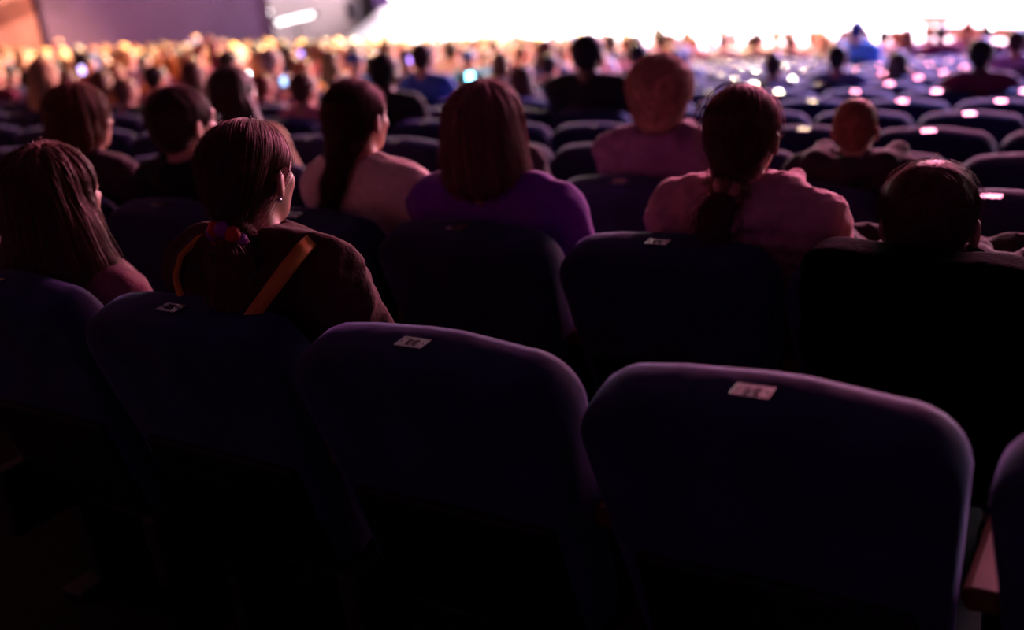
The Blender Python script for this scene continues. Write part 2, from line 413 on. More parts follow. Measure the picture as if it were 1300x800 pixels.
# who sits where: (row, seat) pairs filled below are known first so that their cushions are folded down
SEATN = lambda t: (t - T0) / DT
def seat_pos(k, i): return RP(T0 + DT * i, k * DR, floor_z(k) + .95), (T0 + DT * i) / 140
def make_seat(k, i, occ):
    P, rz = seat_pos(k, i)
    if k >= 9:
        o = obj('theatre_seat', LOW, None); o.location = P; o.rotation_euler = (0, 0, rz); return o
    root = empty('theatre_seat', P - Vector((0, 0, .95)), rz)
    up_ = (0, 0, .95)
    br_ = obj('backrest', ME['back'], None, root, up_)
    if k < 5: obj('back_shell', ME['shell'], None, br_)
    obj('seat_cushion', ME['cd' if occ else 'cu'], None, root, up_)
    if k < 6:
        obj('armrest', ME['arm'], None, root, (-.272, 0, .95))
        obj('leg', ME['leg'], None, root, (-.272, 0, .95))
    n = 32 + i + (0 if k == 0 else 0) if k == 0 else 32 + i
    obj('number_plate', numbered(n) if k < 2 and 29 < n < 37 else ME['plate'], None, br_)
    return root

# ------------------------------------------------------------------ smooth solid modelling for figures
def A3(*a): return np.array(a, np.float32)
def Rm(yaw=0, pitch=0, roll=0):
    return np.array(Matrix.Rotation(yaw, 3, 'Z') @ Matrix.Rotation(pitch, 3, 'X') @ Matrix.Rotation(roll, 3, 'Y'), np.float32)
def ell(c, r, R=None):
    c = A3(*c); r = A3(*r)
    def f(p):
        q = p - c
        if R is not None: q = q @ R
        k0 = np.sqrt(((q / r) ** 2).sum(1)) + 1e-9; k1 = np.sqrt(((q / (r * r)) ** 2).sum(1)) + 1e-9
        return k0 * (k0 - 1) / k1
    return f
def cap(a, b, ra, rb, fl=None):
    """tapered limb from a to b"""
    a = A3(*a); b = A3(*b); d = b - a; L = float(d @ d) + 1e-9
    def f(p):
        h = np.clip(((p - a) @ d) / L, 0, 1); q = p - a - h[:, None] * d
        if fl is not None: q = q * A3(*fl)
        return np.sqrt((q * q).sum(1)) - (ra + (rb - ra) * h)
    return f
def smin(fs, k=.03):
    def f(p):
        d = fs[0](p)
        for g in fs[1:]:
            e = g(p); h = np.clip(.5 + .5 * (e - d) / k, 0, 1); d = e * (1 - h) + d * h - k * h * (1 - h)
        return d
    return f
def umin(fs):
    return lambda p: np.minimum.reduce([g(p) for g in fs])
def cut(f, g, k=.008):
    """f minus g"""
    def h(p):
        a = f(p); b = -g(p); t = np.clip(.5 - .5 * (b - a) / k, 0, 1)
        return b * (1 - t) + a * t + k * t * (1 - t)
    return h
def plane(n, d): 
    n = A3(*n); return lambda p: p @ n - d          # inside where n.p < d
def chain(pts, rad, k=.02, fl=None):
    return smin([cap(pts[i], pts[i + 1], rad[i], rad[i + 1], fl) for i in range(len(pts) - 1)], k)
def polymesh(name, f, lo, hi, h):
    lo = np.array(lo, np.float32); hi = np.array(hi, np.float32)
    B = 4; nb = np.ceil((hi - lo) / (h * B)).astype(int); N = nb * B
    cc = np.stack(np.meshgrid(*[lo[i] + (np.arange(nb[i]) * B + (B - 1) / 2) * h for i in range(3)], indexing='ij'), -1).reshape(-1, 3).astype(np.float32)
    dc = np.concatenate([f(c) for c in np.array_split(cc, max(1, len(cc) // 60000))])
    D = np.repeat(np.repeat(np.repeat(dc.reshape(nb), B, 0), B, 1), B, 2).astype(np.float32)
    act = np.where(np.abs(dc) < h * B * 2.2)[0]
    off = np.stack(np.meshgrid(*[np.arange(B)] * 3, indexing='ij'), -1).reshape(-1, 3)
    bi = np.stack(np.unravel_index(act, nb), 1)
    for ch in np.array_split(bi, max(1, len(bi) // 1500)):
        idx = (ch[:, None, :] * B + off[None]).reshape(-1, 3)
        D[idx[:, 0], idx[:, 1], idx[:, 2]] = f((lo + idx * h).astype(np.float32))
    D[0] = D[-1] = 1; D[:, 0] = D[:, -1] = 1; D[:, :, 0] = D[:, :, -1] = 1
    S = D < 0
    c8 = [(i, j, k) for i in (0, 1) for j in (0, 1) for k in (0, 1)]
    n1 = N - 1
    sl = lambda A, o: A[o[0]:o[0] + n1[0], o[1]:o[1] + n1[1], o[2]:o[2] + n1[2]]
    cnt = sum(sl(S, o).astype(np.int8) for o in c8)
    cells = np.argwhere((cnt > 0) & (cnt < 8))
    vid = -np.ones(n1, np.int32); vid[tuple(cells.T)] = np.arange(len(cells))
    acc = np.zeros((len(cells), 3), np.float32); num = np.zeros(len(cells), np.float32)
    for o in c8:
        for ax in range(3):
            if o[ax]: continue
            o2 = list(o); o2[ax] = 1
            a = D[cells[:, 0] + o[0], cells[:, 1] + o[1], cells[:, 2] + o[2]]; b = D[cells[:, 0] + o2[0], cells[:, 1] + o2[1], cells[:, 2] + o2[2]]
            m = (a < 0) != (b < 0); t = np.where(m, a / np.where(m, a - b, 1), 0)
            pt = np.tile(np.array(o, np.float32), (len(cells), 1)); pt[:, ax] += t
            acc += pt * m[:, None]; num += m
    V = lo + (cells + acc / num[:, None]) * h
    Q = []
    for ax in range(3):
        u, v = [(1, 2), (2, 0), (0, 1)][ax]
        s0 = [slice(1, n1[i]) for i in range(3)]; s0[ax] = slice(0, n1[ax])
        s1 = list(s0); s1[ax] = slice(1, n1[ax] + 1)
        a = S[tuple(s0)]; b = S[tuple(s1)]
        for flip, m in ((0, a & ~b), (1, ~a & b)):
            e = np.argwhere(m)
            if not len(e): continue
            e = e + np.array([0 if i == ax else 1 for i in range(3)])
            def at(du, dv):
                q = e.copy(); q[:, u] -= du; q[:, v] -= dv; return vid[q[:, 0], q[:, 1], q[:, 2]]
            q = np.stack([at(1, 1), at(0, 1), at(0, 0), at(1, 0)], 1)
            Q.append(q[:, ::-1] if flip else q)
    Q = np.concatenate(Q); Q = Q[(Q >= 0).all(1)]
    return mesh_np(name, V, Q)
def tubes_mesh(name, L, rad, me0=None):
    """L: (n, m, 3) strands, rad: (m,) radii; joined with me0 when given"""
    n, m, _ = L.shape
    d = np.gradient(L, axis=1); d /= np.linalg.norm(d, axis=2, keepdims=True) + 1e-9
    a = np.cross(d, A3(.3, .5, .81)); a /= np.linalg.norm(a, axis=2, keepdims=True) + 1e-9; b = np.cross(d, a)
    R = [L + (a * math.cos(q) + b * math.sin(q)) * rad[None, :, None] for q in (0, 2.094, 4.189)]
    V = np.stack(R, 2).reshape(-1, 3)                       # index ((i*m)+j)*3+q
    i, j, q = np.meshgrid(np.arange(n), np.arange(m - 1), np.arange(3), indexing='ij'); i, j, q = i.ravel(), j.ravel(), q.ravel()
    ix = lambda j_, q_: (i * m + j_) * 3 + q_ % 3
    Fq = np.stack([ix(j, q), ix(j, q + 1), ix(j + 1, q + 1), ix(j + 1, q)], 1)
    if me0 is not None:
        V0 = np.empty(len(me0.vertices) * 3, np.float32); me0.vertices.foreach_get('co', V0); V0 = V0.reshape(-1, 3)
        F0 = np.empty(len(me0.polygons) * 4, np.int32); me0.polygons.foreach_get('vertices', F0); F0 = F0.reshape(-1, 4)
        V = np.concatenate([V0, V]); Fq = np.concatenate([F0, Fq + len(V0)])
    return mesh_np(name, V, Fq)
def grad(f, p, e=.003):
    g = np.stack([f(p + A3(e, 0, 0)) - f(p - A3(e, 0, 0)), f(p + A3(0, e, 0)) - f(p - A3(0, e, 0)), f(p + A3(0, 0, e)) - f(p - A3(0, 0, e))], 1)
    return g / (np.linalg.norm(g, axis=1, keepdims=True) + 1e-9)
def strands(f, roots, flow, steps, ds, lift=.0015, stray=.0, wig=.0, curl=0):
    """hair combed over the solid f: each step follows the flow direction, kept on the surface"""
    p = roots.astype(np.float32).copy(); n = len(p); out = []
    off = lift * (.3 + rng.random(n)) + (rng.random(n) < .12) * stray * rng.random(n); ph = rng.random((n, 3)) * 6.28
    side = rng.normal(0, 1, (n, 3)) * wig
    for s in range(steps):
        g = grad(f, p); p = p - g * (f(p) - off * (1 + s * .06))[:, None]
        q = p.copy()
        if curl: q = q + curl * np.stack([np.sin(s * 1.3 + ph[:, 0]), np.cos(s * 1.3 + ph[:, 1]), np.sin(s * 1.1 + ph[:, 2])], 1)
        out.append(q)
        d = flow(p, s) + side + wig * .8 * np.sin(s * .35 + ph)
        d = d - g * (d * g).sum(1, keepdims=True); L = np.linalg.norm(d, axis=1, keepdims=True)
        p = p + d / (L + 1e-6) * ds * np.minimum(1, L / .15 + .3)
    return np.stack(out, 1).astype(np.float32)

def head_parts(hc, R, s=1.0, big=1.0):
    """solids of a head at hc; R turns it"""
    T = lambda v: tuple(np.array(hc) + (R @ (np.array(v, np.float32) * s)))
    r = lambda *v: tuple(x * s for x in v)
    E = lambda c, rr, R2=None: ell(T(c), r(*rr), R if R2 is None else R @ R2)
    base = smin([E((0, -.014, .032), (.075, .094, .083)), E((0, .028, -.035), (.056, .060, .072)), E((0, .052, -.088), (.024, .022, .020)),
                 cap(T((-.03, .078, .024)), T((.03, .078, .024)), .012 * s, .012 * s), E((.034, .060, -.022), (.020, .016, .016)), E((-.034, .060, -.022), (.020, .016, .016))], .025 * s)
    base = cut(base, umin([E((.030, .098, .004), (.014, .012, .010)), E((-.030, .098, .004), (.014, .012, .010))]), .012 * s)
    bits = [base, cap(T((0, .082, .012)), T((0, .106, -.028)), .006 * s, .010 * s), E((0, .094, -.032), (.015, .010, .008)),
            cap(T((-.018, .084, -.056)), T((.018, .084, -.056)), .005 * s, .005 * s), cap(T((-.015, .082, -.066)), T((.015, .082, -.066)), .0055 * s, .0055 * s),
            E((.030, .080, .004), (.011, .011, .009)), E((-.030, .080, .004), (.011, .011, .009))]
    f = smin(bits, .008 * s)
    ears = []
    for q in (1, -1):
        Re = Rm(q * .45, 0, q * .12)
        e = E((q * .080, -.012, -.012), (.009, .020, .031), Re)
        e = cut(e, E((q * .090, -.006, -.010), (.006, .011, .018), Re), .004)
        ears.append(e)
    return smin([f] + ears, .010 * s)
def hand(wr, tip, s=1.0, side=1, curl=.5):
    """palm with five fingers from wrist wr pointing to tip, gently curled down"""
    w = np.array(wr, np.float32); d = np.array(tip, np.float32) - w; d /= np.linalg.norm(d) + 1e-9
    x = np.cross(d, A3(0, 0, 1)); x /= np.linalg.norm(x) + 1e-9; dn = np.cross(x, d) * -1
    P = lambda a, b, c: tuple(w + (x * a * side + d * b + dn * c) * s)
    fs = [cap(P(0, 0, 0), P(0, .03, 0), .024 * s, .026 * s, None), cap(P(-.022, .055, 0), P(.022, .055, 0), .014 * s, .014 * s), cap(P(0, .02, 0), P(0, .06, .002), .026 * s, .022 * s)]
    g = smin(fs, .02)
    fing = []
    for (a, L) in ((-.030, .058), (-.011, .070), (.010, .066), (.030, .050)):
        fing.append(chain([P(a, .065, 0), P(a * 1.08, .065 + L * .45, .006 * curl * 2), P(a * 1.1, .065 + L * .8, .022 * curl * 2), P(a * 1.08, .065 + L * .9, .036 * curl * 2)], [.0095 * s, .0088 * s, .008 * s, .007 * s], .006))
    th = chain([P(-.022, .012, .004), P(-.045, .040, .010), P(-.048, .068, .016)], [.012 * s, .010 * s, .008 * s], .006)
    return smin([g] + fing + [th], .007)

HC = (0, .22, 1.20)
def pose(sh=.185, shz=1.0, arms='lap', el=None, wr=None):
    """joint table in a 1.20 m head-centre body"""
    J = {}
    for q, nme in ((1, 'R'), (-1, 'L')):
        J['S' + nme] = (q * sh, .20, shz)
        if arms == 'lap': J['E' + nme] = (q * (sh + .03), .30, .74); J['W' + nme] = (q * .10, .52, .66)
        if arms == 'up': J['E' + nme] = (q * (sh + .16), .42, shz + .03); J['W' + nme] = (q * .06, .50, 1.02)
        if arms == 'phone': J['E' + nme] = (q * (sh + .04), .34, .80); J['W' + nme] = (q * .07, .48, 1.06)
        if arms == 'high': J['E' + nme] = (q * (sh + .04), .36, 1.08); J['W' + nme] = (q * .08, .46, 1.34)
        J['H' + nme] = (q * .115, .36, .53); J['K' + nme] = (q * .13, .71, .53); J['A' + nme] = (q * .13, .64, .10)
    return J
def mid(a, b, t): return tuple(a[i] + (b[i] - a[i]) * t for i in range(3))
def torso_parts(J, g, sh, fat=1.0, noarms=False):
    """g: how far the cloth stands off the body"""
    shz = J['SR'][2]
    L = [ell((0, .35, .56), (.165 * fat + g, .115 + g, .12 + g)), ell((0, .32, .72), (.140 * fat + g, .105 + g, .15)), ell((0, .25, .89), (.155 * fat * sh / .185 + g, .112 + g, .15 + g)),
         cap((-sh * .72, .20, shz + .005), (sh * .72, .20, shz + .005), .062 + g, .062 + g), cap(J['SR'], (sh * .35, .195, shz + .055), .055 + g, .038 + g), cap(J['SL'], (-sh * .35, .195, shz + .055), .055 + g, .038 + g)]
    return smin(L, .05)
def arm_parts(J, g, which='RL', k=.02):
    L = []
    for n_ in which:
        S_, E_, W_ = J['S' + n_], J['E' + n_], J['W' + n_]
        L.append(smin([cap(S_, E_, .052 + g, .040 + g), cap(E_, mid(E_, W_, .4), .041 + g, .037 + g), cap(mid(E_, W_, .4), W_, .037 + g, .025 + g)], .02))
    return L
def leg_parts(J, g):
    L = []
    for n_ in 'RL':
        H, K, A = J['H' + n_], J['K' + n_], J['A' + n_]
        L.append(smin([cap(H, K, .080 + g, .056 + g), cap(K, mid(K, A, .35), .054 + g, .052 + g), cap(mid(K, A, .35), A, .052 + g, .034 + g)], .03))
    return L
def feet_parts(J, g=0):
    return [smin([cap((J['A' + n_][0], J['A' + n_][1] - .03, .05), (J['A' + n_][0], J['A' + n_][1] + .16, .035), .038 + g, .030 + g), cap(J['A' + n_], (J['A' + n_][0], J['A' + n_][1], .05), .036, .036)], .02) for n_ in 'RL']
BOX = ((-.52, -.02, -.02), (.52, 1.05, 1.45))
def body_mesh(J, R, hs, sh, h, hands=True, fat=1.0, hc=HC):
    head = head_parts(hc, R, hs)
    nb = (hc[0] * .3, .19, J['SR'][2] + .03)
    dn = np.array(hc) + R @ (np.array((0, -.022, -.06), np.float32) * hs)
    neck = cap(tuple(dn), nb, .050 * hs, .058)
    fs = [torso_parts(J, -.006, sh, fat), neck, head] + arm_parts(J, -.004) + leg_parts(J, -.004)
    f = smin([smin(fs[:2], .04), head], .015); f = smin([f] + fs[3:], .03)
    ex = [f] + feet_parts(J, -.006)
    if hands:
        for n_, q in (('R', 1), ('L', -1)):
            W_, E_ = np.array(J['W' + n_]), np.array(J['E' + n_])
            ex.append(hand(W_, W_ + (W_ - E_), .95, q))
    return polymesh('body', smin(ex, .012), *BOX, h)
def fold(f, amp, sc, seed=0):
    r = np.random.default_rng(seed); W = [(r.normal(0, 1, 3) * sc * (1 + i * .8), r.random() * 6.28, amp / (1 + i * .7)) for i in range(6)]
    def g(p):
        d = f(p)
        for k, ph, a in W: d = d + a * np.sin(p @ k.astype(np.float32) + ph)
        return d
    return g
def top_mesh(J, sh, g=.012, h=.010, fat=1.0, neckz=None, extra=(), amp=.003, seed=0, hood=None, sl=None, k=.03):
    shz = J['SR'][2]; nz = (shz + .066) if neckz is None else neckz
    f = smin([torso_parts(J, g, sh, fat)] + arm_parts(J, (g * 1.1) if sl is None else sl), k)
    f = fold(f, amp, 22, seed)
    if extra: f = smin([f] + list(extra), .018)
    f = cut(f, cap((0, .20, nz), (0, .21, nz + .2), .056, .066), .006)
    return polymesh('top', f, *BOX, h)
def trousers_mesh(J, h, g=.010):
    f = smin(leg_parts(J, g) + [ell((0, .35, .55), (.172, .125, .10))], .04)
    f = cut(f, plane((0, 0, 1), .13), .004)
    return polymesh('trousers', f, *BOX, h)
def shoes_mesh(J, h):
    return polymesh('shoes', cut(umin(feet_parts(J, .008)), plane((0, 0, 1), -.002), .003), (-.3, .6, -.02), (.3, 1.1, .2), h)

# ------------------------------------------------------------------ hair
def streak(f, amp, hc):
    c = np.array(hc, np.float32)
    def g(p):
        q = p - c; a = np.arctan2(q[:, 0], q[:, 1]); z = q[:, 2]
        return f(p) + amp * (np.sin(a * 17 + z * 9) + .6 * np.sin(a * 41 - z * 14 + 1) + .7 * np.sin(a * 7 + z * 21 + 2))
    return g
def hair_solid(style, hc, R, s):
    T = lambda v: tuple(np.array(hc) + (R @ (np.array(v, np.float32) * s)))
    E = lambda c, rr: ell(T(c), tuple(x * s for x in rr), R)
    C = lambda pts, rad, fl=None: chain([T(p) for p in pts], [x * s for x in rad], .02, fl)
    n = lambda v: R @ A3(*v)
    def pl(v, d):                                # removes the side of the head frame where v.q > d
        v_ = n(v); c = np.array(hc, np.float32); return lambda p: -((p - c) @ v_ - d * s)
    skull = E((0, -.018, .037), (.085, .102, .088))
    face = E((0, .120, -.035), (.078, .085, .112)); face2 = E((0, .142, -.030), (.066, .085, .105))
    ears = umin([E((q * .092, .004, -.022), (.030, .036, .042)) for q in (1, -1)])
    if style == 'short':
        f = smin([skull, E((0, -.050, -.015), (.066, .055, .065))], .02)
        f = cut(cut(cut(f, face, .01), ears, .01), pl((0, .35, -1), .062), .01)
    elif style == 'buzz':
        f = smin([E((0, -.017, .035), (.080, .098, .087)), E((0, -.050, -.015), (.060, .050, .060))], .02)
        f = cut(cut(cut(f, face, .01), ears, .01), pl((0, .35, -1), .055), .01)
    elif style == 'fluffy':
        f = smin([E((0, -.022, .038), (.103, .114, .103)), E((0, -.045, -.035), (.084, .070, .070)), E((0, -.050, -.080), (.060, .046, .045))], .02)
        f = fold(f, .0035, 90, 3); f = cut(cut(f, face, .01), pl((0, .2, -1), .122), .01)
    elif style == 'bob':
        f = smin([E((0, -.020, .036), (.094, .108, .096)), E((0, -.036, -.045), (.108, .092, .085)), E((0, -.036, -.105), (.112, .090, .060))], .04)
        f = streak(f, .0022, hc); f = cut(cut(f, face2, .012), pl((.05, .12, -1), .140), .006)
    elif style == 'long':
        f = smin([E((0, -.020, .036), (.090, .108, .092)), E((0, -.04, -.07), (.108, .088, .11)), E((0, -.080, -.19), (.128, .060, .14)), C([(.07, -.02, -.06), (.105, -.02, -.16), (.150, .0, -.30)], [.042, .040, .024]), C([(-.07, -.02, -.06), (-.10, -.02, -.16), (-.12, .02, -.26)], [.04, .036, .018])], .04)
        f = streak(f, .0025, hc); f = cut(f, face2, .012)
    elif style == 'crop':
        f = smin([E((0, -.020, .036), (.095, .110, .097)), E((0, -.040, -.040), (.098, .085, .075))], .04)
        f = streak(f, .0028, hc); f = cut(cut(f, face2, .012), pl((0, .45, -1), .100), .008)
    elif style in ('pony', 'lowpony', 'sidepony'):
        f = smin([skull, E((0, -.060, -.02), (.062, .050, .055))], .025)
        f = cut(cut(f, face, .012), ears, .012); f = cut(f, pl((0, .55, -1), .085), .01)
        if style == 'pony':
            f = smin([f, C([(.01, -.080, -.06), (.028, -.114, -.085)], [.045, .022]), C([(.028, -.114, -.085), (.032, -.145, -.13), (.045, -.162, -.21), (.058, -.165, -.29)], [.020, .036, .046, .020])], .02)
        elif style == 'lowpony':
            f = smin([f, C([(0, -.080, -.06), (.0, -.118, -.098)], [.044, .024]), C([(.0, -.122, -.098), (-.015, -.155, -.15), (-.035, -.160, -.25), (-.03, -.150, -.31)], [.020, .033, .034, .012])], .02)
        else:
            f = smin([f, C([(0, -.075, -.05), (-.01, -.105, -.10)], [.052, .030]), C([(-.01, -.105, -.10), (-.035, -.125, -.17), (-.075, -.125, -.26), (-.10, -.11, -.34)], [.030, .028, .020, .008])], .02)
    elif style == 'bun':
        f = smin([skull, E((0, -.060, -.02), (.062, .050, .055)), E((0, -.06, .125), (.04, .04, .035))], .02)
        f = cut(cut(cut(f, face, .012), ears, .012), pl((0, .55, -1), .085), .01)
    elif style == 'cap':
        f = smin([E((0, -.014, .048), (.090, .106, .084)), E((0, .10, .055), (.065, .060, .010))], .015)
        f = cut(f, pl((0, -.1, -1), -.018), .006)
    return f, T
def combed(style, hc, R, s, h, n=800, rs=.0007, stray=.006, curl=0, me_name='hair', wig=.05):
    f, T = hair_solid(style, hc, R, s)
    me0 = polymesh(me_name, f, *BOX, h)
    V0 = np.empty(len(me0.vertices) * 3, np.float32); me0.vertices.foreach_get('co', V0); V0 = V0.reshape(-1, 3)
    c = np.array(hc, np.float32); hf = (V0 - c) @ R
    if style in ('pony', 'lowpony', 'sidepony'):
        tie = {'pony': (.028, -.114, -.085), 'lowpony': (.0, -.120, -.098), 'sidepony': (-.01, -.105, -.10)}[style]
        tie = np.array(T(tie), np.float32)
        okr = V0[(hf[:, 2] > -.02 * s)]
        r1 = okr[rng.choice(len(okr), n)]
        def fl(p, k):
            d = tie - p; L = np.linalg.norm(d, axis=1, keepdims=True); d = d / L
            return np.where(L > .018, d, A3(0, 0, -1))
        L1 = strands(f, r1, fl, 30, .0085 * s, .0012, stray, wig)
        tl = V0[(hf[:, 2] < -.09 * s) & (hf[:, 1] < -.085 * s) & (hf[:, 2] > -.16 * s)]
        if len(tl):
            r2 = tl[rng.choice(len(tl), n // 2)]
            drift = {'pony': .1, 'lowpony': -.15, 'sidepony': -.3}[style]
            L2 = strands(f, r2, lambda p, k: np.tile(A3(drift, 0, -1), (len(p), 1)), 30, .0075 * s, .002, stray * 1.5, wig * 1.4, curl)
            L1 = np.concatenate([L1, L2])
    else:
        okr = V0[(hf[:, 2] > {'short': .0, 'buzz': -.02, 'fluffy': -.03}.get(style, .02) * s)]
        r1 = okr[rng.choice(len(okr), n)]
        ap = np.array(T((.01, -.05, .12)), np.float32)
        def fl(p, k):
            d = p - ap; d = d / (np.linalg.norm(d, axis=1, keepdims=True) + 1e-6); return d * A3(.6, .6, .3) + A3(0, 0, -.8)
        st, ds = {'short': (9, .006), 'buzz': (4, .005), 'fluffy': (12, .006), 'crop': (20, .008), 'bob': (34, .0085), 'long': (40, .012)}.get(style, (10, .006))
        L1 = strands(f, r1, fl, st, ds * s, .0015, stray, wig, curl)
    m = L1.shape[1]; rad = rs * np.linspace(1, .45, m)
    return tubes_mesh(me_name, L1, rad.astype(np.float32), me0)
def hairmat(name, col, rough=.5): return mat('hair_' + name, tuple(c for c in col), rough, .25, sheen=.42, sheentint=(1, .42, .48), noise=.35, nscale=60, bump=.15, bscale=200)

# ------------------------------------------------------------------ the people close to the camera
OCC = set()
def place_head(u, v, k, off=.22):
    t, z = onrow(u, v, k * DR + off); H = z - floor_z(k); return t, H / HC[2]
def person_root(name, u, v, k, label, group=None, cat='person'):
    t, sc = place_head(u, v, k)
    root = empty(name, RP(t, k * DR, floor_z(k)), t / 140, sc)
    tag(root, label, cat, group); OCC.add((k, round((t - T0) / DT)))
    return root
def near(u, v, k, label, style, hcol, topcol, yaw=0, pitch=0, roll=0, hs=1.0, sh=.185, shz=1.0, fat=1.0, arms='lap', skin=SKIN, g=.012, extra=None,
         amp=.003, curl=0, ns=900, seed=1, neckz=None, trous=(.03, .03, .05), hv=.0065, bv=.0075, J=None, kk=.03, stray=.006, dy=0):
    root = person_root('person', u, v, k, label)
    R = Rm(yaw, pitch, roll); J = J or pose(sh, shz, arms)
    obj('body', body_mesh(J, R, hs, sh, bv, True, fat), skin, root)
    hm = hairmat(style + str(seed), hcol)
    obj('hair', combed(style, HC, R, hs, hv, ns, curl=curl, stray=stray), hm, root)
    tm_ = mat('cloth_%d' % seed, topcol, .85, .15, sheen=.04 if max(topcol) < .12 else .3, sheentint=(1, .6, .8), noise=.12, nscale=35, bump=.2, bscale=120)
    obj('jacket' if g > .018 else 'shirt', top_mesh(J, sh, g, .009, fat, neckz, (extra(J, sh, shz) if extra else ()), amp, seed, k=kk), tm_, root)
    obj('trousers', trousers_mesh(J, .014), mat('trousers_%d' % seed, trous, .9, .1, noise=.1), root)
    sm = obj('shoes', shoes_mesh(J, .012), mat('shoe_dark', (.03, .028, .03), .6, .3), root)
    return root, R, J
def ringpts(c, rx, ry, n=20, a0=0, a1=2 * math.pi, tilt=0):
    return [(c[0] + rx * math.cos(a0 + (a1 - a0) * i / n), c[1] + ry * math.sin(a0 + (a1 - a0) * i / n), c[2] + tilt * math.sin(a0 + (a1 - a0) * i / n)) for i in range(n + 1)]

# far-left blonde
near(-48, 245, 0, 'person with long reddish blond hair, cut off by the left edge of the photo', 'long', (.42, .17, .09), (.05, .03, .04), seed=11, ns=700)
# girl with long straight hair
near(84, 246, 0, 'girl with long straight brown hair beside the blue seat, dark pink top', 'long', (.11, .045, .030), (.30, .10, .14), yaw=.02, seed=12, ns=1500, hs=1.06, sh=.165, shz=.955)
# girl with hood lining
def hood_parts(J, sh, shz):
    a = math.radians
    return [chain([(-.135, .215, shz + .050), (-.12, .125, shz + .03), (-.06, .085, shz - .02), (0, .07, shz - .07), (.06, .085, shz - .02), (.12, .125, shz + .03), (.135, .215, shz + .050)], [.026, .034, .040, .044, .040, .034, .026], .03)]
rg, R_, J_ = near(325, 224, 0, 'girl with a ponytail in a red scrunchie, dark jacket with orange hood band', 'pony', (.10, .040, .026), (.075, .022, .020), seed=13, yaw=.10, ns=1700, hs=.96, sh=.170, g=.022, extra=hood_parts, amp=.004)
bm = bmesh.new(); shz = 1.0
pts = [(-.125, .20, shz + .088), (-.140, .15, shz + .085), (-.142, .10, shz + .065), (-.128, .065, shz + .035), (-.10, .045, shz + .0), (-.07, .030, shz - .035), (-.045, .018, shz - .065)]
def band(bm, pts, wv, th=.005):
    pts = [Vector(p) for p in pts]; wv = Vector(wv); rows_ = []
    fine = []
    for i in range(len(pts) - 1):
        for q in range(4): fine.append(pts[i].lerp(pts[i + 1], q / 4))
    fine.append(pts[-1])
    for i, p in enumerate(fine):
        d = (fine[min(i + 1, len(fine) - 1)] - fine[max(i - 1, 0)]).normalized(); nrm = d.cross(wv).normalized() * th
        rows_.append([bm.verts.new(p - wv / 2 - nrm), bm.verts.new(p + wv / 2 - nrm), bm.verts.new(p + wv / 2 + nrm), bm.verts.new(p - wv / 2 + nrm)])
    for i in range(len(rows_) - 1):
        for j in range(4): bm.faces.new((rows_[i][j], rows_[i][(j + 1) % 4], rows_[i + 1][(j + 1) % 4], rows_[i + 1][j]))
    bm.faces.new(rows_[0][::-1]); bm.faces.new(rows_[-1])
band(bm, [(x + .025, y, z) for x, y, z in pts], (.018, -.012, .010), .006); band(bm, [(-x + .03, y, z) for x, y, z in pts], (.022, .012, -.014), .007)
HB = obj('hood_band', from_bm('hood_band', bm, True), mat('hood_orange', (.75, .26, .05), .7, .2, noise=.15), [c for c in rg.children if c.name.startswith('jacket')][0]); HB['label'] = 'orange hood band'
def scrunchie(root, c, cols, r=.030, n=9, br=.013, ax=(0, -.6, -.8)):
    axv = Vector(ax).normalized(); u_ = axv.orthogonal().normalized(); v_ = axv.cross(u_); bm = bmesh.new()
    for i in range(n):
        q = 2 * math.pi * i / n; p = Vector(c) + (u_ * math.cos(q) + v_ * math.sin(q)) * r
        s_ = bmesh.ops.create_icosphere(bm, subdivisions=2, radius=br)['verts']
        for v in s_: v.co = Vector((v.co.x * (1 + .15 * math.sin(i * 5)), v.co.y, v.co.z * 1.1)) + p
        for f in {f for v in s_ for f in v.link_faces}: f.material_index = i % len(cols)
    me = from_bm('scrunchie', bm, True)
    for c_ in cols: me.materials.append(c_)
    obj('scrunchie', me, None, [c for c in root.children if c.name.startswith('hair')][0])
scrunchie(rg, (.030, .22 - .120, 1.20 - .085), [mat('scr_red', (.65, .03, .03), .6), mat('scr_purple', (.35, .04, .35), .6)], r=.029, br=.016, ax=(0, -.8, -.6))
s_ = bmesh.new(); bmesh.ops.create_icosphere(s_, subdivisions=2, radius=.005); o = obj('earring', from_bm('earring', s_, True), mat('silver', (.8, .75, .78), .2, metal=1), rg, (.078, .205, 1.162))
def collar(J, sh, shz):
    return [chain([(.10, .29, shz + .085), (.118, .20, shz + .075), (.10, .115, shz + .045), (0, .08, shz + .028), (-.10, .115, shz + .045), (-.118, .20, shz + .075), (-.10, .29, shz + .085)], [.024] * 7, .02)]
def tight(J, sh, shz):
    return [chain([(.070, .26, shz + .095), (.086, .19, shz + .085), (.070, .125, shz + .075), (0, .105, shz + .070), (-.070, .125, shz + .075), (-.086, .19, shz + .085), (-.070, .26, shz + .095)], [.026] * 7, .02), ell((0, .15, shz + .045), (.12, .06, .05))]
